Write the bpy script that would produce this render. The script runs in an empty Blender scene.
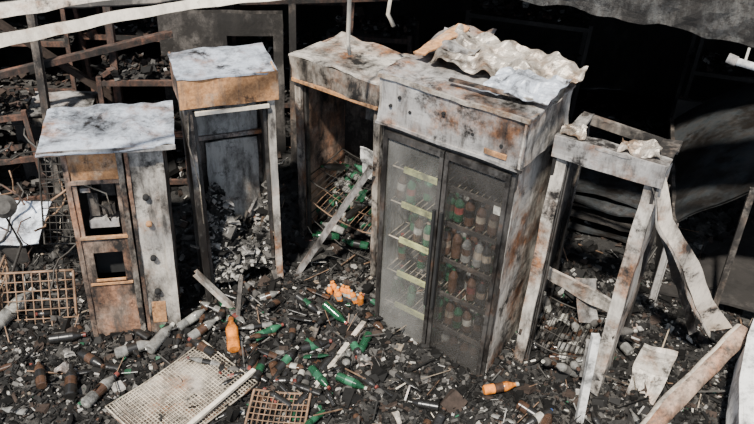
import bpy, math, random
from mathutils import Vector, Matrix, noise
R=random.Random(7)
V=Vector
# ------------------------------------------------------------------ materials
def nn(nt,t,**k):
    n=nt.nodes.new(t)
    for a,b in k.items(): setattr(n,a,b)
    return n
def base_mat(name):
    m=bpy.data.materials.new(name); m.use_nodes=True
    nt=m.node_tree; b=nt.nodes['Principled BSDF']; return m,nt,b
def noise_n(nt,tc,scale,detail=8,rough=.6,off=(0,0,0),sc=(1,1,1)):
    mp=nn(nt,'ShaderNodeMapping'); mp.inputs['Location'].default_value=off; mp.inputs['Scale'].default_value=sc
    nt.links.new(tc.outputs['Object'],mp.inputs[0])
    n=nn(nt,'ShaderNodeTexNoise'); n.inputs['Scale'].default_value=scale; n.inputs['Detail'].default_value=detail; n.inputs['Roughness'].default_value=rough
    nt.links.new(mp.outputs[0],n.inputs['Vector']); return n.outputs[0]
def mask(nt,src,amount,soft=.07):
    thr=.72-.44*amount
    m=nn(nt,'ShaderNodeMapRange'); m.inputs['From Min'].default_value=thr-soft; m.inputs['From Max'].default_value=thr+soft
    nt.links.new(src,m.inputs['Value']); return m.outputs[0]
def mixc(nt,f,a,b):
    m=nn(nt,'ShaderNodeMix',data_type='RGBA')
    if isinstance(f,float): m.inputs[0].default_value=f
    else: nt.links.new(f,m.inputs[0])
    for i,c in ((6,a),(7,b)):
        if isinstance(c,tuple): m.inputs[i].default_value=(*c,1)
        else: nt.links.new(c,m.inputs[i])
    return m.outputs[2]
def burnt(name,paint,rust=.4,soot=.4,rough=.6,metal=.15,scale=1.,seed=0.,bump=.35,rc=(.40,.18,.08),rd=(.12,.055,.028),sootc=(.011,.0095,.0085),soft=.08):
    m,nt,b=base_mat(name); tc=nn(nt,'ShaderNodeTexCoord')
    n1=noise_n(nt,tc,3.2*scale,10,.68,(seed,1.3,2.1))
    n2=noise_n(nt,tc,2.3*scale,12,.72,(seed+5,7.3,.1),(1.,1.,.55))
    n3=noise_n(nt,tc,34*scale,6,.7,(seed,0,0))
    n4=noise_n(nt,tc,9*scale,8,.72,(seed+9,0,4),(1.5,1.5,.3))
    n5=noise_n(nt,tc,5*scale,12,.75,(seed+2,4,8))
    pv=mixc(nt,mask(nt,n4,.5,.18),tuple(c*.5 for c in paint),tuple(min(1,c*1.2) for c in paint))
    rcol=mixc(nt,mask(nt,n3,.5,.15),rd,rc)
    c=mixc(nt,mask(nt,n1,rust,soft),pv,rcol)
    half=mixc(nt,mask(nt,n4,soot*.95,.1),c,tuple(x*4+y*.12 for x,y in zip(sootc,paint)))
    c2=mixc(nt,mask(nt,n2,soot,soft),half,sootc)
    c3=mixc(nt,mask(nt,n5,soot*.8,.05),c2,tuple(x*1.6 for x in sootc))
    nt.links.new(c3,b.inputs['Base Color'])
    b.inputs['Roughness'].default_value=rough; b.inputs['Metallic'].default_value=metal
    bp=nn(nt,'ShaderNodeBump'); bp.inputs['Strength'].default_value=bump; bp.inputs['Distance'].default_value=.01
    ad=nn(nt,'ShaderNodeMath',operation='ADD'); nt.links.new(n3,ad.inputs[0]); nt.links.new(n4,ad.inputs[1])
    nt.links.new(ad.outputs[0],bp.inputs['Height']); nt.links.new(bp.outputs[0],b.inputs['Normal'])
    return m
def plain(name,col,rough=.5,metal=0.,trans=0.,var=.5,scale=20,spec=None):
    m,nt,b=base_mat(name); tc=nn(nt,'ShaderNodeTexCoord')
    n=noise_n(nt,tc,scale,6,.7); n2=noise_n(nt,tc,6,8,.75,(4,4,4))
    c=mixc(nt,mask(nt,n,.5,.15),tuple(x*var for x in col),tuple(col))
    if max(col)>.10: c=mixc(nt,mask(nt,n2,.40,.08),c,tuple(x*.2+.004 for x in col))
    nt.links.new(c,b.inputs['Base Color']); b.inputs['Roughness'].default_value=rough; b.inputs['Metallic'].default_value=metal
    b.inputs['Transmission Weight'].default_value=trans
    if spec is not None: b.inputs['Specular IOR Level'].default_value=spec
    return m
def glassmat(name,lo,hi,dirt,rough=.12):
    m,nt,b=base_mat(name); tc=nn(nt,'ShaderNodeTexCoord')
    n=noise_n(nt,tc,2.2,8,.6,(2,3,1),(1,1,.6)); n2=noise_n(nt,tc,5,8,.6)
    c=mixc(nt,mask(nt,n2,.5,.2),tuple(x*.6 for x in dirt),dirt)
    nt.links.new(c,b.inputs['Base Color']); b.inputs['Roughness'].default_value=rough
    mr=nn(nt,'ShaderNodeMapRange'); mr.inputs['From Min'].default_value=.38; mr.inputs['From Max'].default_value=.64
    mr.inputs['To Min'].default_value=lo; mr.inputs['To Max'].default_value=hi
    nt.links.new(n,mr.inputs['Value']); nt.links.new(mr.outputs[0],b.inputs['Alpha'])
    return m
M={}
M['silver']=burnt('scorched_silver_metal',(.60,.575,.55),.36,.39,.5,.3,1,1)
M['whiteblue']=burnt('sky_tinted_roof_metal',(.66,.72,.82),.28,.34,.45,.2,1,3.2)  # bright bluish sky light is put into the paint, under real rust and soot
M['rustorange']=burnt('orange_rusted_steel',(.66,.52,.38),.72,.28,.75,.1,1.2,8,rc=(.62,.32,.14),rd=(.32,.15,.06))
M['rustbrown']=burnt('brown_rusted_steel',(.60,.44,.34),.58,.40,.75,.1,1.1,12,rc=(.46,.24,.14),rd=(.18,.09,.055))
M['beige']=burnt('heat_stained_beige_panel',(.64,.57,.49),.40,.45,.6,.15,1,16)
M['beigeclean']=burnt('heat_stained_cream_panel',(.76,.70,.62),.36,.38,.6,.15,1,21)
M['whitepanel']=burnt('smoke_stained_white_panel',(.70,.67,.63),.26,.48,.5,.15,.8,25)
M['inner']=burnt('sooty_inner_liner',(.34,.30,.26),.38,.56,.7,.1,1.1,30,rc=(.22,.13,.08))
M['liner']=burnt('fridge_liner',(.60,.585,.55),.22,.42,.6,0,1.1,31,rc=(.24,.15,.09))
M['innerdark']=burnt('charred_inner_liner',(.12,.11,.10),.2,.64,.8,.0,1.1,33,rc=(.10,.06,.04))
M['framegrey']=burnt('dark_door_frame_metal',(.12,.115,.11),.22,.45,.4,.3,1.5,36,rc=(.16,.10,.07))
M['dark']=burnt('charcoal_black',(.03,.028,.026),.1,.6,.8,.0,1,40,rc=(.05,.03,.02))
M['rackrust']=burnt('rusted_rack_steel',(.16,.085,.06),.6,.48,.8,.1,1.4,44,rc=(.24,.11,.07),rd=(.09,.045,.03))
M['concrete']=burnt('scorched_concrete',(.12,.12,.115),.05,.50,.9,0,3.6,48,bump=1.,rc=(.2,.17,.15))
M['plaster']=burnt('sooty_plaster',(.20,.18,.165),.15,.60,.9,0,.9,52,rc=(.25,.2,.16))
M['soot']=burnt('soot_blackened_wall',(.05,.045,.04),.1,.6,.95,0,.7,53,rc=(.08,.05,.04))
M['wood']=burnt('scorched_wood',(.42,.34,.25),.3,.38,.8,0,1.5,55,rc=(.25,.15,.09))
M['cream']=burnt('cream_trim',(.82,.73,.60),.2,.16,.6,0,1,58)
M['creamd']=burnt('bent_cream_trim',(.80,.71,.60),.28,.30,.6,.1,1.4,59)
M['drum']=burnt('blackened_hood_steel',(.065,.075,.082),.10,.48,.4,.3,.8,61,rc=(.10,.085,.07))
M['foil']=burnt('crumpled_aluminium',(.70,.63,.54),.38,.34,.4,.4,1.6,64,rc=(.44,.30,.19))
M['wire']=plain('rusty_wire',(.34,.21,.13),.7,.2)
M['wirelight']=plain('light_wire',(.72,.62,.48),.5,.2)
M['wiredark']=plain('dark_wire',(.05,.045,.04),.6,.4)
M['green']=plain('green_bottle_plastic',(.02,.095,.045),.15,0,.2,.35)
M['greenl']=plain('bright_green_plastic',(.04,.16,.085),.3,0,0,.5)
M['clear']=plain('clear_bottle_plastic',(.46,.45,.42),.15,0,.45,.45)
M['brown']=plain('brown_bottle_plastic',(.09,.05,.032),.2,0,.1,.4)
M['blackb']=plain('blackened_bottle_plastic',(.018,.017,.016),.3,0,0,.4)
M['orange']=plain('orange_drink',(.95,.30,.04),.25,0,0,.7)
M['red']=plain('red_label',(.26,.06,.045),.5,0,0,.4)
M['white']=plain('white_label',(.54,.52,.46),.5,0,0,.5)
M['postwhite']=plain('white_painted_steel',(.84,.83,.80),.5,0,0,.8,8)
M['yellow']=plain('yellow_green_strip',(.66,.68,.30),.5,0,0,.8)
M['blue']=plain('blue_cap',(.05,.10,.28),.4)
M['ashl']=plain('light_ash',(.42,.40,.37),.9,0,0,.4)
M['ashm']=plain('grey_ash',(.085,.08,.074),.9,0,0,.4)
M['char']=plain('char',(.008,.0075,.007),.7,0,0,.5,20,.25)
M['charbrown']=plain('charred_brown',(.045,.031,.024),.85,0,0,.4,20,.3)
M['glassL']=glassmat('hazy_sooted_glass',.10,.48,(.25,.245,.23))
M['glassR']=glassmat('dark_sooted_glass',.10,.46,(.09,.085,.08))
M['hole']=plain('dark_recess',(.012,.012,.012),.9)
def groundmat():
    m,nt,b=base_mat('ash_and_soot_ground'); tc=nn(nt,'ShaderNodeTexCoord')
    a=noise_n(nt,tc,2.2,10,.7); c=noise_n(nt,tc,26,8,.75,(3,3,0)); d=noise_n(nt,tc,9,10,.75,(8,1,0))
    col=mixc(nt,mask(nt,c,.5,.15),(.005,.0045,.004),(.024,.022,.02))
    col=mixc(nt,mask(nt,a,.36,.08),col,mixc(nt,mask(nt,c,.5,.1),(.03,.026,.022),(.11,.103,.093)))
    col=mixc(nt,mask(nt,d,.18,.04),col,(.34,.33,.31))
    nt.links.new(col,b.inputs['Base Color']); b.inputs['Roughness'].default_value=.8
    bp=nn(nt,'ShaderNodeBump'); bp.inputs['Strength'].default_value=1; bp.inputs['Distance'].default_value=.03
    nt.links.new(c,bp.inputs['Height']); nt.links.new(bp.outputs[0],b.inputs['Normal']); return m
M['ground']=groundmat()
# ------------------------------------------------------------------ mesh builder
class MB:
    def __init__(s,name,T=None): s.name=name; s.v=[]; s.f=[]; s.mi=[]; s.m=[]; s.T=T or Matrix(); s.sm=[]
    def mat(s,k):
        if k not in s.m: s.m.append(k)
        return s.m.index(k)
    def add(s,vs,fs,k,smooth=False):
        o=len(s.v); s.v+=[tuple(s.T@V(p)) for p in vs]; i=s.mat(k)
        for f in fs: s.f.append(tuple(o+a for a in f)); s.mi.append(i); s.sm.append(smooth)
    def box(s,lo,hi,k,L=None):
        x0,y0,z0=lo; x1,y1,z1=hi
        vs=[V(p) for p in ((x0,y0,z0),(x1,y0,z0),(x1,y1,z0),(x0,y1,z0),(x0,y0,z1),(x1,y0,z1),(x1,y1,z1),(x0,y1,z1))]
        if L: vs=[L@p for p in vs]
        s.add(vs,[(0,3,2,1),(4,5,6,7),(0,1,5,4),(1,2,6,5),(2,3,7,6),(3,0,4,7)],k)
    def beam(s,p0,p1,w,h,k,up=(0,0,1)):
        p0=V(p0);p1=V(p1);d=(p1-p0).normalized();up=V(up)
        if abs(d.dot(up))>.95: up=V((0,1,0))
        a=d.cross(up).normalized()*w/2;b=a.cross(d).normalized()*h/2
        vs=[p0-a-b,p0+a-b,p0+a+b,p0-a+b,p1-a-b,p1+a-b,p1+a+b,p1-a+b]
        s.add(vs,[(0,3,2,1),(4,5,6,7),(0,1,5,4),(1,2,6,5),(2,3,7,6),(3,0,4,7)],k)
    def channel(s,p0,p1,w,h,k,up=(0,0,1),t=.006):
        p0=V(p0);p1=V(p1);d=(p1-p0).normalized();u=V(up)
        if abs(d.dot(u))>.95: u=V((0,1,0))
        a=d.cross(u).normalized();b=a.cross(d).normalized()
        s.beam(p0+b*h/2,p1+b*h/2,w,t,k,up)
        for q in (-1,1): s.beam(p0+a*q*(w/2-t/2),p1+a*q*(w/2-t/2),t,h-t,k,up)
    def tube(s,path,r,k,seg=6):
        path=[V(p) for p in path]; vs=[];n=len(path)
        for i,p in enumerate(path):
            d=(path[min(i+1,n-1)]-path[max(i-1,0)]).normalized()
            a=d.cross(V((.1,.2,1))).normalized();b=a.cross(d)
            for j in range(seg):
                t=2*math.pi*j/seg; vs.append(p+(a*math.cos(t)+b*math.sin(t))*r)
        fs=[(i*seg+j,i*seg+(j+1)%seg,(i+1)*seg+(j+1)%seg,(i+1)*seg+j) for i in range(n-1) for j in range(seg)]
        fs+=[tuple(range(seg)),tuple((n-1)*seg+j for j in range(seg))]
        s.add(vs,fs,k,True)
    def panel(s,p0,U,W,nu,nv,k,amp=.006,th=.01,fr=4,seed=0,skip=None,kk=None):
        p0=V(p0);U=V(U);W=V(W);n=U.cross(W).normalized();vs=[]
        for l in (0,1):
            for j in range(nv+1):
                for i in range(nu+1):
                    p=p0+U*(i/nu)+W*(j/nv); q=p*fr+V((seed,seed*1.7,0))
                    dd=(noise.noise(q)+.5*noise.noise(q*2.3))*amp
                    jit=V((noise.noise(q+V((9,0,0))),noise.noise(q+V((0,9,0))),noise.noise(q+V((0,0,9)))))*amp*.6
                    vs.append(p+n*dd+jit-n*th*l)
        A=(nu+1)*(nv+1);fs=[];f2=[]
        for j in range(nv):
            for i in range(nu):
                if skip and skip((i+.5)/nu,(j+.5)/nv): continue
                a=j*(nu+1)+i;fs.append((a,a+1,a+nu+2,a+nu+1));f2.append((A+a,A+a+nu+1,A+a+nu+2,A+a+1))
        ed=[]
        for i in range(nu): ed+= [(i,A+i,A+i+1,i+1),(nv*(nu+1)+i,nv*(nu+1)+i+1,A+nv*(nu+1)+i+1,A+nv*(nu+1)+i)]
        for j in range(nv):
            a=j*(nu+1);b=a+nu;ed+=[(a,a+nu+1,A+a+nu+1,A+a),(b,A+b,A+b+nu+1,b+nu+1)]
        if kk: s.add(vs,fs,k); s.add(vs,f2+([] if skip else ed),kk)
        else: s.add(vs,fs+f2+([] if skip else ed),k)
    def ribbon(s,pts,ws,k,n=24,th=.006,amp=.01,seed=0,nw=3):
        pts=[V(p) for p in pts];ws=[V(w) for w in ws];m=len(pts)-1;vs=[]
        P=[];W=[]
        for i in range(n+1):
            t=i/n*m;a=min(int(t),m-1);u=t-a
            P.append(pts[a].lerp(pts[a+1],u));W.append(ws[a].lerp(ws[a+1],u))
        for l in (0,1):
            for i in range(n+1):
                d=(P[min(i+1,n)]-P[max(i-1,0)]).normalized();nr=d.cross(W[i]).normalized()
                for j in range(nw+1):
                    p=P[i]+W[i]*(j/nw-.5);q=p*5+V((seed,0,0))
                    vs.append(p+nr*(noise.noise(q)*amp-l*th)+V((0,0,noise.noise(q*1.4)*amp*.7)))
        A=(n+1)*(nw+1);fs=[]
        for i in range(n):
            for j in range(nw):
                a=i*(nw+1)+j;fs+=[(a,a+1,a+nw+2,a+nw+1),(A+a,A+a+nw+1,A+a+nw+2,A+a+1)]
            a=i*(nw+1);b=a+nw;fs+=[(a,a+nw+1,A+a+nw+1,A+a),(b,A+b,A+b+nw+1,b+nw+1)]
        s.add(vs,fs,k)
    def lathe(s,base,axis,prof,ks,seg=10,squash=1.):
        base=V(base);ax=V(axis).normalized();a=ax.cross(V((.13,.31,1)) if abs(ax.z)<.9 else V((1,.2,0))).normalized();b=ax.cross(a)
        vs=[]
        for (r,h) in prof:
            for j in range(seg):
                t=2*math.pi*j/seg;vs.append(base+ax*h+(a*math.cos(t)+b*math.sin(t)*squash)*r)
        n=len(prof)
        for i in range(n-1):
            s.add(vs[i*seg:(i+2)*seg],[(j,(j+1)%seg,seg+(j+1)%seg,seg+j) for j in range(seg)],ks[i],True)
        s.add(vs[:seg],[tuple(range(seg))],ks[0]);s.add(vs[-seg:],[tuple(range(seg))],ks[-1])
    def bottle(s,base,axis,L=.25,r=.033,body='green',label='white',cap='red',squash=1.):
        pr=[(.8,0),(1,.03),(1,.28),(.96,.30),(.96,.55),(1,.57),(.98,.66),(.62,.80),(.36,.88),(.36,.92),(.42,.925),(.42,1.)]
        s.lathe(base,axis,[(a*r,h*L) for a,h in pr],[body,body,body,label,body,body,body,body,body,cap,cap],10,squash)
    def mesh_grid(s,p0,U,W,nu,nv,r,k,sag=0,rim=True,seed=0):
        p0=V(p0);U=V(U);W=V(W)
        def P(a,b): 
            p=p0+U*a+W*b; return p+V((0,0,-sag*4*a*(1-a)+noise.noise(p*3+V((seed,0,0)))*sag*.6))
        for i in range(nu+1):
            s.tube([P(i/nu,t/6) for t in range(7)],r*(2 if rim and i in(0,nu) else 1),k,4)
        for j in range(nv+1):
            s.tube([P(t/6,j/nv) for t in range(7)],r*(2 if rim and j in(0,nv) else 1),k,4)
    def done(s,bevel=0.):
        me=bpy.data.meshes.new(s.name); me.from_pydata(s.v,[],s.f)
        for k in s.m: me.materials.append(M[k])
        me.polygons.foreach_set('material_index',s.mi); me.polygons.foreach_set('use_smooth',s.sm); me.update()
        o=bpy.data.objects.new(s.name,me); bpy.context.collection.objects.link(o)
        return o
def frame(x,y,deg,z=0,leanx=0,leany=0):
    return Matrix.Translation((x,y,z))@Matrix.Rotation(math.radians(deg),4,'Z')@Matrix.Rotation(math.radians(leanx),4,'Y')@Matrix.Rotation(math.radians(leany),4,'X')
def single(name,fn):
    m=MB(name);fn(m);return m.done()
# ------------------------------------------------------------------ ground
def gh(x,y):
    h=-.012+.02*noise.noise(V((x*1.6,y*1.6,3)))+.03*noise.noise(V((x*5,y*5,1)))+.015*noise.noise(V((x*14,y*14,5)))
    for cx,cy,s,a in ((-.45,4.5,.28,.10),(-.9,4.2,.25,.05),(1.6,4.8,.5,.2),(-2.7,5.4,.5,.25),(-3.2,6.3,.9,.5),(-.2,6.6,.9,.3),(2.3,6.2,1.,.35),(0,7.8,3,.35),(2.2,3.9,.35,.08),(-1.3,5.8,.5,.3)):
        h+=a*math.exp(-((x-cx)**2+(y-cy)**2)/(2*s*s))
    return max(h,0.)
g=MB('floor');nx,ny=230,190;x0,x1,y0,y1=-4.3,4.5,1.2,8.3
g.v=[(x0+(x1-x0)*i/nx,y0+(y1-y0)*j/ny,gh(x0+(x1-x0)*i/nx,y0+(y1-y0)*j/ny)) for j in range(ny+1) for i in range(nx+1)]
g.f=[(j*(nx+1)+i,j*(nx+1)+i+1,(j+1)*(nx+1)+i+1,(j+1)*(nx+1)+i) for j in range(ny) for i in range(nx)]
g.mi=[0]*len(g.f);g.sm=[False]*len(g.f);g.mat('ground');g.done()
w=MB('wall_back');w.panel((-4.3,8.3,-.1),(8.8,0,0),(0,0,2.8),60,24,'soot',.02,.15,2);w.done()
w=MB('wall_left');w.panel((-4.3,4.2,-.1),(0,4.1,0),(0,0,2.8),40,24,'soot',.02,.15,2);w.done()
w=MB('wall_right');w.panel((4.5,8.3,-.1),(0,-4.5,0),(0,0,2.8),40,24,'soot',.02,.15,2);w.done()
w=MB('unseen_shade_ceiling')  # roof slab out of view, front edge shaped to darken the interior
pl=[(-4.4,5.7),(-1.2,5.6),(-.2,5.3),(1.0,4.95),(1.8,4.8),(4.6,4.3),(4.6,8.45),(-4.4,8.45)]
n_=len(pl)
w.add([(x,y,2.66) for x,y in pl]+[(x,y,2.8) for x,y in pl],[tuple(reversed(range(n_))),tuple(range(n_,2*n_))]+[(i,(i+1)%n_,n_+(i+1)%n_,n_+i) for i in range(n_)],'concrete');w.done()
# ------------------------------------------------------------------ debris
def chips(mb,n,xr,yr,zf,ks,sz=(.006,.028),flat=.35,up=.015):
    for _ in range(n):
        x=R.uniform(*xr);y=R.uniform(*yr);z=zf(x,y)
        k=R.choices([a for a,_ in ks],[b for _,b in ks])[0]
        a=R.uniform(*sz)
        if R.random()<.08: a*=2
        if k in('white','silver','greenl','wood'): a*=.8
        b=a*R.uniform(.2,1);c=a*R.uniform(.06,flat)
        L=Matrix.Translation((x,y,z+R.uniform(0,up)))@Matrix.Rotation(R.uniform(0,6.3),4,'Z')@Matrix.Rotation(R.gauss(0,.5),4,'X')@Matrix.Rotation(R.gauss(0,.4),4,'Y')
        t=R.uniform(.2,1)
        vs=[(-a,-b,-c),(a*t,-b,-c),(a,b*t,-c),(-a*t,b,-c),(-a,-b*t,c),(a*t,-b,c),(a*t,b,c),(-a,b*.8,c)]
        mb.add([L@V(p) for p in vs],[(0,3,2,1),(4,5,6,7),(0,1,5,4),(1,2,6,5),(2,3,7,6),(3,0,4,7)],k)
MIX=[('char',66),('ashm',13),('charbrown',11),('ashl',6),('white',1.2),('greenl',.5),('wood',.8),('silver',1.5)]
# ------------------------------------------------------------------ kiosk
K=MB('payment_kiosk',frame(-1.93,3.99,13,0,1.2))
Wd,D,Hh=.58,.46,1.60
K.panel((0,D,0),(0,-D,0),(0,0,Hh),8,18,'rustbrown',.006,.012,4,1)
K.panel((Wd,0,0),(0,D,0),(0,0,Hh),8,18,'beige',.006,.012,4,2)
K.panel((Wd,D,0),(-Wd,0,0),(0,0,Hh),8,18,'innerdark',.004,.012,4,3)
K.panel((0,-.012,0),(.03,0,0),(0,0,Hh),1,20,'rustbrown',.006,.03,5,4);K.panel((.315,-.014,0),(.035,0,0),(0,0,Hh),1,20,'beige',.006,.03,5,5)
K.panel((.362,-.012,0),(.023,0,0),(0,0,Hh),1,20,'rustbrown',.006,.03,5,6);K.panel((.545,-.016,0),(.045,0,0),(0,0,Hh),1,20,'beigeclean',.006,.03,5,7)
K.panel((.03,0,1.38),(.29,0,0),(0,0,.22),10,6,'rustorange',.006,.01,5,4)
K.box((.03,-.012,1.36),(.32,.01,1.385),'rustbrown')
K.box((.03,.0,.97),(.06,.02,1.36),'rustbrown');K.box((.29,.0,.97),(.32,.02,1.36),'rustbrown')
K.box((.03,.16,.95),(.32,.18,1.38),'dark')
K.box((.09,.05,1.0),(.27,.15,1.06),'silver');K.box((.10,.07,1.08),(.16,.15,1.25),'inner');K.box((.18,.05,1.10),(.26,.15,1.17),'inner')
K.box((.19,.08,1.22),(.27,.15,1.33),'inner');K.box((.07,.03,1.28),(.13,.12,1.31),'silver')
K.tube([(.12,.06,1.3),(.15,.04,1.2),(.2,.04,1.15),(.22,.05,1.05)],.006,'wiredark');K.tube([(.09,.05,1.33),(.22,.04,1.26),(.24,.04,1.1)],.005,'wirelight')
K.panel((.03,-.004,.84),(.29,0,0),(0,0,.13),8,4,'rustbrown',.004,.01,5,5)
K.box((.03,-.018,.955),(.32,.0,.972),'rustorange')
K.panel((.03,-.004,.62),(.06,0,0),(0,0,.22),3,4,'rustbrown',.003,.01,5,6);K.panel((.27,-.004,.62),(.05,0,0),(0,0,.22),3,4,'rustbrown',.003,.01,5,7)
K.box((.08,.10,.6),(.28,.12,.86),'hole');K.box((.085,-.02,.62),(.27,-.005,.632),'rustorange')
K.panel((.03,-.006,.10),(.29,0,0),(0,0,.52),10,14,'rustbrown',.008,.01,5,8)
K.box((.045,-.016,.585),(.31,-.004,.6),'rustorange')
K.box((.0,-.02,.0),(.59,.03,.1),'rustbrown')
K.panel((.385,-.004,.1),(.165,0,0),(0,0,1.5),7,30,'beigeclean',.006,.01,5,9)
K.box((.35,.05,.02),(.364,.06,1.6),'hole')
for z,k in ((1.25,'hole'),(1.05,'rustorange'),(.78,'hole'),(.5,'hole')):
    K.lathe((.46,-.02,z),(0,-1,0),[(.02,-.01),(.02,.012),(.006,.02)],[k,k],10)
K.panel((.41,-.012,.22),(.09,0,0),(0,0,.18),5,6,'rustorange',.006,.008,6,3)
K.done()
K=MB('kiosk_roof_sheet',frame(-1.95,3.88,14.5,1.615,1.0,1.0))
K.panel((-.03,0,.02),(.78,0,0),(0,.60,0),30,24,'whiteblue',.028,.010,5,11)
K.panel((-.03,.0,-.005),(.78,0,0),(0,0,.03),20,2,'silver',.010,.008,4,12)
K.done()
def heap(mb,lo,hi,zb,zt,ks,n,seed=0,sz=(.006,.028)):
    nu,nv=14,12;vs=[]
    def hf(x,y):
        v=(y-lo[1])/(hi[1]-lo[1])
        return zb+(zt-zb)*(.35+.65*min(1,v*1.6))*(.8+.5*noise.noise(V((x*4+seed,y*4,seed)))+.25*noise.noise(V((x*13,y*13,seed))))
    for j in range(nv+1):
        for i in range(nu+1):
            x=lo[0]+(hi[0]-lo[0])*i/nu;y=lo[1]+(hi[1]-lo[1])*j/nv;vs.append((x,y,hf(x,y)))
    mb.add(vs,[(j*(nu+1)+i,j*(nu+1)+i+1,(j+1)*(nu+1)+i+1,(j+1)*(nu+1)+i) for j in range(nv) for i in range(nu)],'ground')
    chips(mb,n,(lo[0],hi[0]),(lo[1],hi[1]),hf,ks,sz)
    return hf
# fridge 2
F=MB('display_fridge',frame(-1.205,4.33,20,0,-.4))
w_,d_=.565,.46
F.panel((0,d_,0),(0,-d_,0),(0,0,1.74),6,24,'whitepanel',.008,.03,4,21,kk='inner')
F.panel((w_,0,0),(0,d_,0),(0,0,1.74),6,24,'whitepanel',.008,.03,4,22,kk='inner')
F.panel((.03,d_-.03,0),(w_-.06,0,0),(0,0,1.74),12,24,'inner',.008,.02,4,23)
F.panel((.04,d_-.075,1.34),(w_-.09,0,0),(0,0,.36),10,8,'liner',.014,.015,4,28)
F.box((.03,d_-.10,1.32),(w_-.03,d_-.07,1.35),'silver')
F.panel((.14,d_-.06,.62),(w_-.2,0,0),(0,0,.66),10,8,'liner',.014,.01,4,129)
for x in (0,w_-.045):
    F.panel((x,-.005,0),(.045,0,0),(0,0,1.74),2,26,'beigeclean' if x else 'whitepanel',.008,.03,4,25+x)
F.box((w_-.07,.03,.1),(w_-.05,.05,1.7),'framegrey');F.box((.05,.03,.1),(.07,.05,1.7),'framegrey')
F.box((-.02,0,1.735),(w_+.01,d_,1.75),'rustbrown')
F.panel((-.025,-.03,1.75),(w_+.05,0,0),(0,0,.19),16,6,'rustorange',.012,.012,5,26)
F.panel((w_+.025,-.03,1.75),(0,d_+.02,0),(0,0,.19),8,6,'rustorange',.008,.012,5,27)
F.panel((-.025,d_,1.75),(0,-d_-.02,0),(0,0,.19),8,6,'rustbrown',.008,.012,5,27)
F.panel((-.03,-.035,1.945),(w_+.06,0,0),(0,d_+.03,0),16,12,'whiteblue',.022,.012,5,30)
F.box((.06,-.035,1.70),(w_-.04,-.015,1.722),'cream')
F.tube([(.02,-.01,1.72),(.0,-.02,1.5),(.04,-.03,1.2),(.035,-.03,.9)],.004,'wirelight')
heap(F,(.03,.03),(w_-.03,d_-.03),.08,.98,[('ashl',26),('ashm',34),('char',30),('white',3),('silver',6),('wood',2)],1600,2,(.005,.03))
F.mesh_grid((.05,.05,.22),(w_-.1,0,.12),(0,.28,.12),14,3,.0025,'wiredark',.05,seed=.3)
for i in range(10):
    x=R.uniform(.06,w_-.1);y=R.uniform(.08,.35);F.beam((x,y,.3+y),(x+R.uniform(-.2,.2),y+R.uniform(-.1,.1),.35+y+R.uniform(0,.25)),.02,.008,R.choice(['silver','wood','inner']))
F.done()
# fridge 3
F=MB('display_fridge',frame(-.60,5.06,-36.5,0,-.6))
w_,d_=.76,.54
F.panel((0,d_,0),(0,-d_,0),(0,0,1.67),6,24,'whitepanel',.008,.03,4,31,kk='rustbrown')
F.panel((w_,0,0),(0,d_,0),(0,0,1.67),6,24,'whitepanel',.008,.03,4,32,kk='inner')
F.panel((.03,d_-.03,0),(w_-.06,0,0),(0,0,1.67),12,24,'inner',.008,.02,4,33)
for x in (0,w_-.05): F.panel((x,-.005,0),(.05,0,0),(0,0,1.67),2,26,'beige',.008,.03,4,35+x)
F.box((.06,.02,.1),(.08,.05,1.6),'framegrey');F.box((.0,0,1.65),(w_,d_,1.68),'inner')
F.panel((-.02,-.03,1.67),(w_+.04,0,0),(0,0,.16),16,6,'beige',.014,.012,5,36)
F.panel((-.02,d_,1.67),(0,-d_-.03,0),(0,0,.16),8,6,'rustbrown',.008,.012,5,37)
F.panel((w_+.02,-.03,1.67),(0,d_+.02,0),(0,0,.16),8,6,'silver',.008,.012,5,37)
F.panel((-.025,-.035,1.835),(w_+.05,0,0),(0,d_+.03,0),16,12,'beigeclean',.024,.012,5,38)
F.box((.0,-.04,1.65),(w_,-.02,1.672),'rustorange')
F.panel((.38,d_-.22,.85),(.20,0,.02),(0,-.06,.28),8,10,'postwhite',.03,.01,6,39)
F.panel((.28,d_-.085,1.26),(.42,0,0),(0,0,.37),6,5,'liner',.014,.01,4,39)
hf=heap(F,(.03,.03),(w_-.03,d_-.03),.10,.62,MIX,700,5)
for i,z in enumerate((.45,.62,.8)): F.mesh_grid((.05,.04,z+.04),(w_-.1,0,-.10+.06*i),(0,.42,.10),16,3,.003,'wiredark' if i!=1 else 'wire',.06,seed=z)
for i in range(46):
    x=R.uniform(.08,w_-.1);y=R.uniform(.05,d_-.1);z=hf(x,y)+.05+R.uniform(0,.3)*(y/d_)
    F.bottle((x,y,z),(R.gauss(0,1),R.gauss(0,.8),R.uniform(-.2,.9)),.21,.03,R.choice(['green','blackb','greenl','green','clear']),R.choice(['white','greenl','blackb','blackb']),R.choice(['red','white','green']))
F.done()
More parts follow.
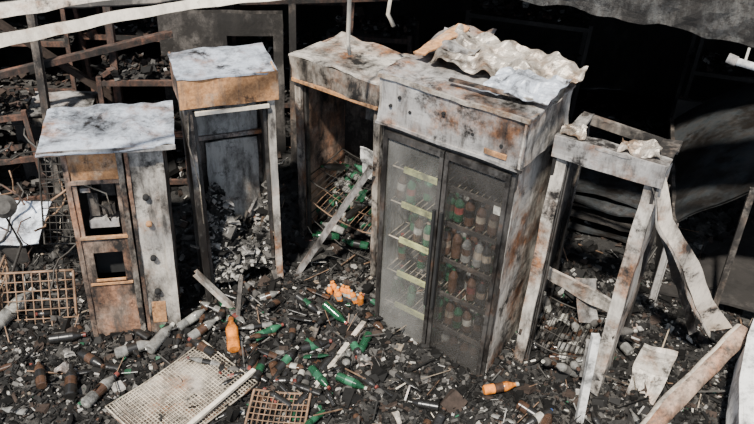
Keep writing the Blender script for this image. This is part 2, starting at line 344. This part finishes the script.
# main double door fridge
F=MB('double_door_drinks_fridge',frame(.02,4.27,-34,0,.5))
w_,d_=.90,.55
F.panel((0,d_,0),(0,-d_,0),(0,0,1.77),6,24,'beige',.006,.03,4,41,kk='liner')
F.panel((w_,0,.0),(0,d_,0),(0,0,1.79),10,30,'beigeclean',.008,.03,4,42,kk='liner')
F.panel((.03,d_-.03,0),(w_-.06,0,0),(0,0,1.77),12,24,'liner',.006,.02,4,43)
F.box((0,-.01,0),(w_,.03,.05),'framegrey');F.box((.02,.02,.03),(w_-.02,d_-.03,.06),'inner');F.box((0,-.02,1.71),(w_,d_-.02,1.765),'framegrey')
F.box((0,-.02,.0),(.022,.02,1.73),'framegrey');F.box((w_-.022,-.02,.0),(w_,.02,1.73),'framegrey')
for dx,gk in ((.022,'glassL'),(.455,'glassR')):
    a,b=dx,dx+.423
    F.box((a,-.045,.03),(a+.026,-.012,1.71),'framegrey');F.box((b-.026,-.045,.03),(b,-.012,1.71),'framegrey')
    F.box((a,-.045,.03),(b,-.012,.075),'framegrey');F.box((a,-.045,1.665),(b,-.012,1.71),'framegrey')
    F.panel((a+.024,-.030,.07),(.375,0,0),(0,0,1.60),6,20,gk,.001,.004,3,44)
F.box((.415,-.065,.55),(.432,-.045,1.3),'hole');F.box((.468,-.065,.55),(.485,-.045,1.3),'hole')
F.box((.80,-.034,1.42),(.845,-.0315,1.475),'white')
for z in (.32,.60,.88,1.16,1.42):
    F.box((.12,.05,z-.016),(.40,.064,z+.024),'yellow')
    F.box((.44,.049,z-.013),(w_-.03,.064,z+.016),'inner')
    F.mesh_grid((.03,.06,z),(w_-.06,0,0),(0,.40,0),20,2,.003,'wirelight')
for zi,z in enumerate((.06,.33,.61,.89,1.17)):
    for r_ in range(3):
        for i in range(11):
            x=.07+i*.075+R.uniform(-.01,.01);y=.11+r_*.09
            if x>w_-.06: continue
            if R.random()<(.55 if x<.42 else .15): continue
            bd=R.choice(['green','greenl','green','brown']) if x<.45 else R.choice(['green','brown','blackb','brown','brown','clear'])
            F.bottle((x,y,z+.004),(R.gauss(0,.05),R.gauss(0,.05),1),R.uniform(.18,.22),.033,bd,R.choice(['white','red','greenl','wood','blackb','brown']),R.choice(['red','white','wood','greenl']))
F.panel((-.025,-.05,1.765),(w_+.06,0,0),(0,0,.30),30,12,'silver',.014,.012,6,46)
F.panel((w_+.035,-.05,1.765),(0,d_+.05,0),(0,0,.30),12,10,'beigeclean',.014,.012,5,47)
F.panel((-.025,d_,1.765),(0,-d_-.05,0),(0,0,.30),10,8,'beige',.008,.012,5,48)
F.panel((-.03,-.062,1.752),(w_+.07,0,0),(0,0,.018),24,1,'silver',.010,.02,6,46);F.panel((-.03,-.064,2.05),(w_+.07,0,0),(0,0,.022),24,1,'foil',.012,.02,6,46)
for x in (.06,.12,.20,.42,.62,.80): F.lathe((x,-.055,1.86+.1*R.random()),(0,-1,0),[(.011,-.01),(.011,.004)],['hole'],8)
F.panel((.70,-.062,1.80),(.14,0,0),(0,0,.03),5,2,'rustorange',.005,.012,6,4)
F.panel((-.03,-.055,2.07),(w_+.07,0,0),(0,d_+.06,0),26,16,'silver',.018,.012,5,49)
F.done()
F=MB('crumpled_foil_sheet',frame(.02,4.27,-34,2.085,.5))
F.panel((.14,.22,.04),(.84,.02,-.02),(.02,.36,.08),60,30,'foil',.055,.004,9,50)
F.panel((.05,.30,.05),(.35,.05,.03),(-.06,.34,.05),14,10,'silver',.05,.004,6,51)
F.panel((.58,.06,.03),(.40,.03,.02),(.02,.26,.05),22,14,'whiteblue',.045,.004,10,52)
F.panel((.05,.20,.06),(.09,0,.0),(.07,.40,.08),4,12,'rustorange',.02,.01,8,53);F.beam((.40,.05,.03),(.97,.14,.02),.03,.015,'beige')
F.done()
# right open fridge frame
F=MB('display_fridge',frame(.97,3.92,-29.3,0,1.))
w_,d_=.60,.50
F.panel((0,d_,0),(0,-d_,0),(0,0,1.76),8,30,'beige',.014,.02,4,61,kk='inner')
F.panel((0,-.005,0),(.075,0,0),(0,0,1.78),3,30,'beigeclean',.014,.03,4,62)
F.channel((.09,.03,.1),(.09,.03,1.74),.02,.03,'framegrey')
F.panel((w_-.08,-.005,0),(.08,.0,0),(0,0,1.76),3,30,'beigeclean',.016,.03,4,63)
F.panel((w_,0,.0),(0,.30,0),(0,0,1.76),6,30,'beigeclean',.016,.02,4,64,kk='inner')
F.channel((.03,d_,0),(.03,d_,1.78),.05,.04,'inner');F.channel((w_-.02,d_,0),(w_-.02,d_,1.5),.05,.04,'inner')
F.panel((-.01,-.03,1.75),(w_+.03,0,0),(0,0,.14),18,5,'silver',.018,.012,5,65)
F.panel((-.01,-.03,1.885),(w_+.03,0,0),(0,.12,0),18,3,'whitepanel',.014,.012,5,66)
F.panel((-.01,.08,1.80),(0,d_-.08,0),(.08,0,.02),8,3,'whitepanel',.012,.012,5,67)
F.channel((0,d_-.02,1.80),(w_,d_-.02,1.76),.05,.05,'inner')
F.panel((w_-.09,-.02,1.86),(.10,0,.03),(0,d_*.8,-.02),5,10,'inner',.016,.01,5,68)
F.panel((w_-.26,-.01,1.90),(.22,.02,.0),(-.02,.14,.02),16,10,'foil',.035,.004,16,69)
F.panel((.02,.0,1.895),(.13,.02,.01),(-.02,.10,.02),10,7,'foil',.03,.004,16,70)
F.box((0,-.01,0),(w_,.03,.06),'innerdark')
hf=heap(F,(.02,.02),(w_-.02,d_),.06,.36,MIX,800,9)
for i in range(30):
    x=R.uniform(.1,w_-.1);y=R.uniform(.05,d_-.05)
    F.bottle((x,y,hf(x,y)+.03),(R.gauss(0,.8),R.gauss(0,.6),R.uniform(-.1,.9)),.22,.03,R.choice(['clear','blackb','blackb','brown','clear','ashm']),R.choice(['white','brown','ashm','blackb']),R.choice(['brown','white','blackb']))
F.mesh_grid((.05,.03,.35),(.5,0,.08),(0,.4,.08),16,3,.003,'wiredark',.06,seed=4)
F.panel((w_-.17,.02,.55),(.13,.02,.02),(.03,-.03,-.30),5,8,'whitepanel',.015,.006,5,71)
F.done()
# ------------------------------------------------------------------ loose bars
single('fallen_metal_bar',lambda m:m.channel((-.68,4.60,.10),(-.05,4.60,1.22),.06,.035,'silver'))
single('fallen_metal_bar',lambda m:m.channel((-1.24,4.22,.55),(-.92,4.24,.12),.055,.03,'beigeclean'))
single('fallen_metal_bar',lambda m:m.channel((-.93,4.28,.50),(-.96,4.04,.03),.03,.02,'inner'))
single('fallen_metal_bar',lambda m:m.channel((-.75,4.55,.36),(-.56,4.15,.05),.04,.02,'inner'))
single('fallen_metal_bar',lambda m:m.channel((-.47,3.38,.10),(-.06,4.17,.20),.035,.03,'creamd'))
single('fallen_metal_bar',lambda m:m.channel((-.38,4.1,.22),(-.52,3.5,.06),.03,.02,'inner'))
single('fallen_metal_bar',lambda m:m.channel((-1.05,4.15,.10),(-1.3,3.95,.06),.03,.02,'rustbrown'))
single('white_shelf_profile',lambda m:m.channel((-1.18,3.02,.20),(-.76,3.66,.20),.03,.02,'cream'))
def gs(m):
    m.channel((.08,3.92,.09),(.66,3.46,.08),.06,.03,'greenl');m.beam((.08,3.95,.11),(.70,3.50,.10),.012,.02,'cream')
    m.beam((.10,3.87,.10),(.60,3.43,.09),.02,.015,'white')
single('green_fridge_trim_strip',gs)
single('white_post',lambda m:(m.channel((1.33,3.40,-.02),(1.32,3.46,.80),.045,.045,'postwhite',up=(0,-1,0)),m.beam((1.33,3.40,-.02),(1.32,3.46,.80),.035,.035,'postwhite')))
single('fallen_metal_shelf_strip',lambda m:m.panel((1.03,4.18,.72),(.58,-.18,-.22),(.03,-.03,.10),16,3,'beigeclean',.02,.02,5,80))
single('fallen_metal_shelf_strip',lambda m:m.beam((1.35,5.2,1.05),(1.75,5.0,1.12),.07,.03,'cream'))
single('fallen_wooden_plank',lambda m:m.beam((1.3,5.6,.9),(2.0,5.3,.95),.08,.03,'wood'))
m=MB('stacked_charred_boards')
for i in range(9):
    z=.35+i*.06;m.panel((1.25+R.uniform(-.06,.06),5.15+R.uniform(-.05,.05),z),(.75,-.25+R.uniform(-.1,.1),R.uniform(-.03,.03)),(.15,.42,0),10,6,R.choice(['inner','innerdark','innerdark','drum']),.03,.015,4,i)
for x,y in ((1.35,5.2),(1.95,5.0),(1.45,5.55),(2.05,5.35)): m.beam((x,y,0),(x,y,.5),.05,.05,'dark')
m.done()
def bp(m):
    m.ribbon([(1.53,3.66,1.78),(1.62,3.64,1.50),(1.84,3.66,1.20),(2.04,3.75,.85),(2.26,3.85,.55)],[(.05,.0,.03),(.07,0,.04),(.10,.02,.03),(.11,.03,.03),(.15,0,.03)],'creamd',60,.006,.014,3)
    m.ribbon([(1.48,3.64,1.78),(1.57,3.62,1.50),(1.78,3.64,1.18),(1.98,3.72,.82),(2.19,3.82,.53)],[(.01,.05,.01)]*5,'beigeclean',60,.006,.014,3)
    m.ribbon([(1.64,3.75,1.45),(1.80,3.80,1.1),(1.98,3.84,.75),(2.12,3.9,.45)],[(.05,.02,.02)]*4,'whitepanel',30,.006,.04,5)
single('bent_metal_profile',bp)
def bp2(m):
    P0=[V((2.41,3.84,.55)),V((2.15,3.63,.43)),V((1.85,3.41,.26)),V((1.56,3.14,.11))]
    n=24;seg=14;vs=[]
    for l in (0,1):
        for i in range(n+1):
            t=i/n*3;a=min(int(t),2);p=P0[a].lerp(P0[a+1],t-a);dr=(P0[a+1]-P0[a]).normalized();sd=dr.cross(V((0,0,1))).normalized();up=sd.cross(dr)
            for j in range(seg+1):
                an=math.pi*(-.05+1.0*j/seg);r=.065-.006*l+noise.noise(p*6)*.008
                vs.append(p+sd*math.cos(an)*r+up*math.sin(an)*r*.9)
    A=(n+1)*(seg+1);f1=[];f2=[]
    for i in range(n):
        for j in range(seg):
            a=i*(seg+1)+j;(f2 if j<6 else f1).append((a,a+1,a+seg+2,a+seg+1));f1.append((A+a,A+a+seg+1,A+a+seg+2,A+a+1))
    m.add(vs,f1,'rustbrown',True);m.add(vs,f2,'creamd',True)
single('curved_roof_gutter',bp2)
single('torn_metal_sheet',lambda m:m.panel((1.66,3.62,.10),(.20,-.06,.0),(.12,.20,.34),10,12,'beigeclean',.06,.006,6,82))
single('torn_metal_sheet',lambda m:m.panel((1.40,4.02,.40),(.14,.0,.0),(-.05,.12,.30),8,10,'silver',.04,.006,4,83))
def tub(m):
    m.ribbon([(2.69,3.95,.72),(2.48,3.62,.68),(2.33,3.30,.62),(2.20,2.90,.55)],[(.30,-.08,.03)]*4,'postwhite',40,.02,.01,3)
    m.ribbon([(2.55,3.98,.57),(2.34,3.66,.53),(2.19,3.34,.47),(2.06,2.94,.4)],[(.02,0,.28)]*4,'postwhite',40,.02,.01,3)
single('white_plastic_tub',tub)
# charred chest with sloping lid
F=MB('charred_chest_freezer',Matrix.Translation((2.02,4.40,0))@Matrix.Rotation(math.radians(-16),4,'Z'))
nu,nv=22,24;vs=[]
for l in (0,1):
    for j in range(nv+1):
        for i in range(nu+1):
            u=i/nu;y=1.7*j/nv
            p=V((.80*u,y,1.0+.48*math.sin(u*1.5)**.9-.02*l));p+=V((0,0,1))*noise.noise(p*3)*.04
            vs.append(p)
A=(nu+1)*(nv+1);fs=[]
for j in range(nv):
    for i in range(nu):
        a=j*(nu+1)+i;fs+=[(a,a+1,a+nu+2,a+nu+1),(A+a,A+a+nu+1,A+a+nu+2,A+a+1)]
F.add(vs,fs,'drum',True)
F.beam((.80,0,1.47),(.80,1.7,1.47),.035,.05,'silver');F.beam((0,0,1.0),(0,1.7,1.0),.03,.03,'inner')
for i in range(9): F.beam((.82,.05+i*.18,.55),(.82,.05+i*.18,1.46),.012,.03,'inner')
F.beam((.82,0,.6),(.82,1.7,.6),.03,.03,'inner')
F.box((0,.03,.2),(.03,1.7,.99),'innerdark');F.box((0,1.66,0),(.8,1.7,1.2),'innerdark')
for x in (0.0,.82): F.channel((x,.0,0),(x,.0,1.0 if x<.1 else 1.47),.05,.04,'silver')
F.beam((.42,.0,.0),(.40,.0,1.36),.04,.03,'inner')
F.panel((.03,.1,.35),(.77,0,0),(0,1.5,0),8,12,'dark',.02,.02,3,9)
F.done()
F=MB('fascia_beam')
F.panel((.55,4.38,2.53),(1.75,-.86,-.04),(0,0,.55),60,20,'concrete',.035,.3,7,90)
F.done()
F=MB('hanging_light_tube');F.tube([(1.70,3.55,2.49),(1.93,3.45,2.46)],.018,'postwhite',8);F.tube([(1.74,3.55,2.48),(1.74,3.55,2.56)],.006,'white');F.tube([(1.70,3.55,2.49),(1.66,3.57,2.50)],.024,'silver',8);F.done()
single('hanging_metal_strip',lambda m:m.ribbon([(-1.95,2.95,2.60),(-1.63,3.10,2.62),(-1.25,3.42,2.63),(-.95,3.68,2.62),(-.5,3.86,2.62),(-.1,3.98,2.64)],[(.0,.02,.05),(0,.03,.05),(0,.03,.045),(0,.03,.035),(0,.03,.025),(0,.03,.02)],'cream',50,.006,.012,4))
single('hanging_metal_strip',lambda m:m.ribbon([(-2.1,3.2,2.58),(-1.75,3.35,2.66),(-1.2,3.8,2.66),(-.7,4.1,2.68)],[(.0,.05,.06)]*4,'creamd',50,.006,.02,8))
single('hanging_metal_strip',lambda m:m.ribbon([(-2.6,4.3,2.30),(-2.0,4.5,2.32),(-1.2,4.75,2.33)],[(.0,.05,.06)]*3,'inner',50,.02,.02,9))
single('hanging_cable',lambda m:(m.tube([(-.20,4.3,2.7),(-.21,4.35,2.2),(-.2,4.38,2.12)],.013,'cream',6)))
single('hanging_cable',lambda m:(m.tube([(.06,4.9,2.7),(.07,4.9,2.4),(.03,4.9,2.3),(.02,4.9,2.2),(.06,4.9,2.12)],.014,'cream',6)))
# ------------------------------------------------------------------ background racks
def rack(x,y,deg,w,d,h,lv,k='rackrust',name='steel_shelving_rack',fill=True,z0=0):
    F=MB(name,frame(x,y,deg,z0,R.uniform(-3,3),R.uniform(-2,2)))
    for a in (0,w):
        for b in (0,d): F.beam((a,b,0),(a,b,h),.035,.035,k)
    for i in range(lv):
        z=.15+(h-.2)*i/(lv-1)
        for b in (0,d): F.beam((0,b,z),(w,b,z),.03,.04,k)
        F.panel((0,0,z),(w,0,0),(0,d,0),12,6,'innerdark',.04,.008,3,i*3+x)
        if fill: chips(F,170,(0,w),(0,d),lambda a,b:z+.02,[('char',58),('ashm',16),('charbrown',20),('ashl',3),('rackrust',8)],(.010,.035),.6,.08)
    return F.done()
rack(-3.9,6.0,8,1.2,.45,1.9,5);rack(-2.6,6.5,-6,1.1,.4,1.8,5);rack(-1.35,6.7,4,1.0,.4,1.7,4)
rack(-.40,6.3,-10,.7,.4,1.55,4);rack(.7,6.9,-10,1.1,.4,1.6,4,'dark');rack(2.9,6.9,-12,1.1,.4,1.6,4,'dark')
rack(-3.3,4.95,14,.75,.4,1.25,4);rack(-2.15,5.3,10,.6,.35,1.5,4)
F=MB('partition_wall');F.panel((-1.75,5.75,0),(.95,.10,0),(0,0,1.85),24,30,'plaster',.02,.08,3,95,skip=lambda a,b:(.55<a<.9 and .5<b<.9));F.done()
F=MB('metal_cabinet',frame(-2.80,5.25,6,0));F.panel((0,0,.0),(.55,0,0),(0,0,1.18),8,12,'innerdark',.02,.02,4,96);F.panel((-.02,-.02,1.20),(.60,.0,0),(0,.36,.03),14,8,'silver',.02,.015,4,97);F.panel((.55,0,0),(0,.35,0),(0,0,1.18),5,12,'innerdark',.02,.02,4,96);F.box((0,-.03,1.10),(.55,-.01,1.16),'beige');F.done()
for a in (((-2.55,5.15,0),(-2.45,5.2,2.1),'inner'),((-2.05,5.4,0),(-2.02,5.5,2.2),'rackrust'),((-.35,5.9,0),(-.25,5.9,2.3),'rackrust'),((-.72,5.7,0),(-.70,5.75,2.2),'inner'),((-1.0,5.2,2.15),(0.1,5.9,2.0),'rackrust'),((-3.1,5.0,1.5),(-1.6,5.6,1.75),'rackrust'),((-2.9,5.3,2.0),(-1.9,5.5,1.1),'charbrown')):
    single('scorched_batten',lambda m,a=a:m.beam(a[0],a[1],.055,.045,a[2]))
def tangle(m):
    for i in range(60):
        p=V((R.uniform(-3.4,-2.0),R.uniform(4.5,5.3),R.uniform(.3,1.3)));path=[p]
        d=V((R.gauss(0,1),R.gauss(0,.6),R.gauss(0,.7))).normalized()
        for j in range(7):
            d=(d+V((R.gauss(0,.5),R.gauss(0,.5),R.gauss(0,.4)))).normalized();p=p+d*.08;path.append(p)
        m.tube(path,R.uniform(.003,.009),R.choice(['wire','wiredark','wiredark','rackrust','ashm']),5)
single('tangled_wire_pile',tangle)
def wb(m):
    m.mesh_grid((-2.60,4.05,.10),(.50,.08,0),(-.03,.18,.36),9,6,.005,'wire',0,seed=1)
    m.mesh_grid((-2.60,4.05,.10),(.50,.08,0),(-.05,.30,.0),9,4,.005,'wire',0,seed=1)
    m.mesh_grid((-2.60,4.05,.10),(-.05,.30,.0),(-.02,.10,.36),4,6,.005,'wire',0,seed=2)
single('wire_basket',wb)
single('wire_mesh_panel',lambda m:m.mesh_grid((-2.45,4.62,.45),(.33,.03,0),(.02,.2,.75),7,14,.004,'wiredark',.0,seed=3))
single('broken_white_panel',lambda m:(m.panel((-3.0,4.55,.46),(.50,.06,.0),(.04,.28,.20),12,10,'whiteblue',.05,.02,4,99),m.panel((-3.0,4.50,.05),(.40,.10,0),(.0,.05,.40),10,8,'plaster',.03,.02,3,98)))
single('charred_round_lamp',lambda m:m.lathe((-2.50,4.35,.95),(.2,-.8,.5),[(.01,0),(.05,.01),(.075,.04),(.08,.08),(.05,.12)],['ashm','ashm','silver','ashm'],16))
single('bent_pipe',lambda m:m.tube([(-2.55,4.35,.95),(-2.5,4.4,.6),(-2.6,4.2,.3),(-2.62,4.1,.1)],.012,'wiredark'))
# ------------------------------------------------------------------ foreground
def wp(m):
    m.mesh_grid((-1.62,3.30,.20),(.47,.62,.0),(.42,-.34,-.02),34,24,.0030,'wirelight',.02,seed=1)
    m.panel((-1.62,3.30,.17),(.47,.62,.0),(.42,-.34,-.02),10,8,'beige',.01,.003,3,77)
single('wire_shelf_panel',wp)
single('wire_shelf_panel',lambda m:m.mesh_grid((-.74,3.52,.17),(.36,.0,-.02),(-.02,-.42,-.02),11,9,.0045,'wire',.01,seed=2))
def fb(x,y,x2,y2,L,r,body,label,cap,sq=1.,name='plastic_bottle'):
    m=MB(name);zz=gh(x,y)+r+.01;z2=gh(x2,y2)+r+.01
    m.bottle((x,y,zz),(x2-x,y2-y,z2-zz),L,r,body,label,cap,sq);m.done()
fb(-2.60,4.02,-2.46,4.39,.36,.055,'clear','white','white')
fb(-2.68,3.90,-2.50,4.20,.34,.05,'clear','clear','white')
fb(-1.90,3.44,-1.98,3.7,.26,.042,'blackb','brown','blackb')
fb(-1.78,3.36,-1.62,3.70,.30,.04,'clear','brown','red')
fb(-1.50,3.84,-1.40,4.1,.28,.042,'clear','clear','white')
fb(-1.72,3.80,-1.48,3.92,.27,.04,'clear','blackb','orange')
fb(-.925,3.84,-.985,4.08,.27,.045,'orange','orange','orange')
fb(.74,3.60,.98,3.66,.24,.034,'orange','brown','white')
for a in [(-.62,3.72,-.50,3.9),(-.75,3.60,-.70,3.85),(-.48,3.88,-.3,3.95),(-.40,3.75,-.28,3.6),(-.15,4.02,-.05,3.8),(-.22,3.68,-.08,3.62),(-.55,4.3,-.4,4.2),(-.35,4.25,-.2,4.15),(-.80,3.95,-.66,4.05),(-.02,4.05,-.1,3.85)]:
    fb(*a,.22,.031,R.choice(['green','green','greenl','blackb']),R.choice(['white','greenl','green']),R.choice(['red','white']))
for a in [(-2.2,3.9,-2.0,3.95),(-1.25,3.95,-1.1,4.1),(-1.05,3.8,-1.2,3.9),(-1.35,4.05,-1.2,4.2),(.95,3.50,1.1,3.4),(1.15,3.45,1.0,3.35),(1.05,3.25,1.15,3.45),(1.5,3.4,1.45,3.2),(1.75,3.9,1.65,4.1),(.85,3.35,.95,3.2),(-2.1,3.5,-2.2,3.7),(-1.95,3.8,-1.8,3.7)]:
    fb(*a,.24,.035,R.choice(['blackb','clear','brown']),R.choice(['white','brown','brown','blackb']),R.choice(['red','white','blue','brown']))
m=MB('orange_drink_bottles')
for i in range(10): m.bottle((-.31+(i%7)*.036+R.uniform(-.006,.006),4.45-(i%7)*.02-(i//7)*.06,gh(-.2,4.4)-.01),(R.gauss(0,.12),R.gauss(0,.12),1),.12,.023,'orange',R.choice(['orange','white','orange']),R.choice(['orange','white']))
m.done()
m=MB('burnt_bottle_heap')
for i in range(200):
    x=R.choice([R.gauss(-.45,.4),R.uniform(-2.4,1.9),R.gauss(-.9,.4)]);y=R.uniform(3.0,4.35)
    if x>.1 and y>4.0-.5*x: y=3.3
    t=R.uniform(0,6.28);m.bottle((x,y,gh(x,y)+.015),(math.cos(t),math.sin(t),R.uniform(-.15,.3)),R.uniform(.12,.24),R.uniform(.02,.036),R.choices(['blackb','brown','green','clear','ashm'],[58,14,9,11,8])[0],R.choices(['blackb','white','red','brown','greenl'],[64,8,4,20,4])[0],R.choice(['blackb','brown','red','white','ashm','blackb','blackb']),R.uniform(.35,1))
m.done()
m=MB('torn_metal_scraps')
for i in range(50):
    x=R.uniform(-2.5,2.2);y=R.uniform(3.05,4.3)
    if x>.1 and y>4.0-.5*x: y=3.35
    t=R.uniform(0,6.28);a=R.uniform(.05,.14);b=a*R.uniform(.2,.8)
    m.panel((x,y,gh(x,y)+.02),(a*math.cos(t),a*math.sin(t),R.uniform(-.03,.05)),(-b*math.sin(t),b*math.cos(t),R.uniform(-.03,.05)),6,5,R.choice(['inner','silver','innerdark','dark','foil','innerdark']),.05,.003,14,i)
m.done()
m=MB('charred_rubble')
chips(m,22000,(-2.8,2.7),(2.9,4.7),gh,MIX,(.005,.022))
chips(m,700,(-2.8,2.7),(2.9,4.6),gh,[('char',80),('charbrown',15),('ashm',4)],(.025,.05),.4)
chips(m,9000,(-4.1,4.3),(4.6,8.1),gh,[('char',76),('ashm',6),('charbrown',17),('ashl',1)],(.008,.04),.5)
for i in range(620):
    x=R.uniform(-3,2.7);y=R.uniform(3,6.5);t=R.uniform(0,6.28);L=R.uniform(.05,.28);z=gh(x,y)+.02
    m.beam((x,y,z),(x+L*math.cos(t),y+L*math.sin(t),z+R.uniform(-.02,.1)),R.uniform(.002,.012),R.uniform(.002,.007),R.choices(['char','ashm','wood','ashl','silver','wire','cream'],[44,18,5,5,6,14,2])[0])
m.done()
# ------------------------------------------------------------------ light
wd=bpy.data.worlds.new('sky');bpy.context.scene.world=wd;wd.use_nodes=True
bg=wd.node_tree.nodes['Background'];bg.inputs[0].default_value=(.66,.77,.95,1);bg.inputs[1].default_value=.95
s=bpy.data.lights.new('sun','SUN');s.energy=10.5;s.angle=math.radians(3);s.color=(1,.94,.84)
so=bpy.data.objects.new('sun',s);bpy.context.collection.objects.link(so)
so.rotation_euler=V((.24,.60,-.92)).to_track_quat('-Z','Y').to_euler()
# ------------------------------------------------------------------ camera
th=math.radians(33);rho=math.radians(2.3)
u0=V((0,math.sin(th),math.cos(th)));d=V((0,math.cos(th),-math.sin(th)));r0=V((1,0,0))
r=r0*math.cos(rho)+u0*math.sin(rho);u=-r0*math.sin(rho)+u0*math.cos(rho)
cd=bpy.data.cameras.new('camera');co=bpy.data.objects.new('camera',cd);bpy.context.collection.objects.link(co)
co.matrix_world=Matrix.Translation((0,0,3.85))@Matrix((r,u,-d)).transposed().to_4x4()
cd.sensor_width=36;cd.lens=36*773/754
bpy.context.scene.camera=co
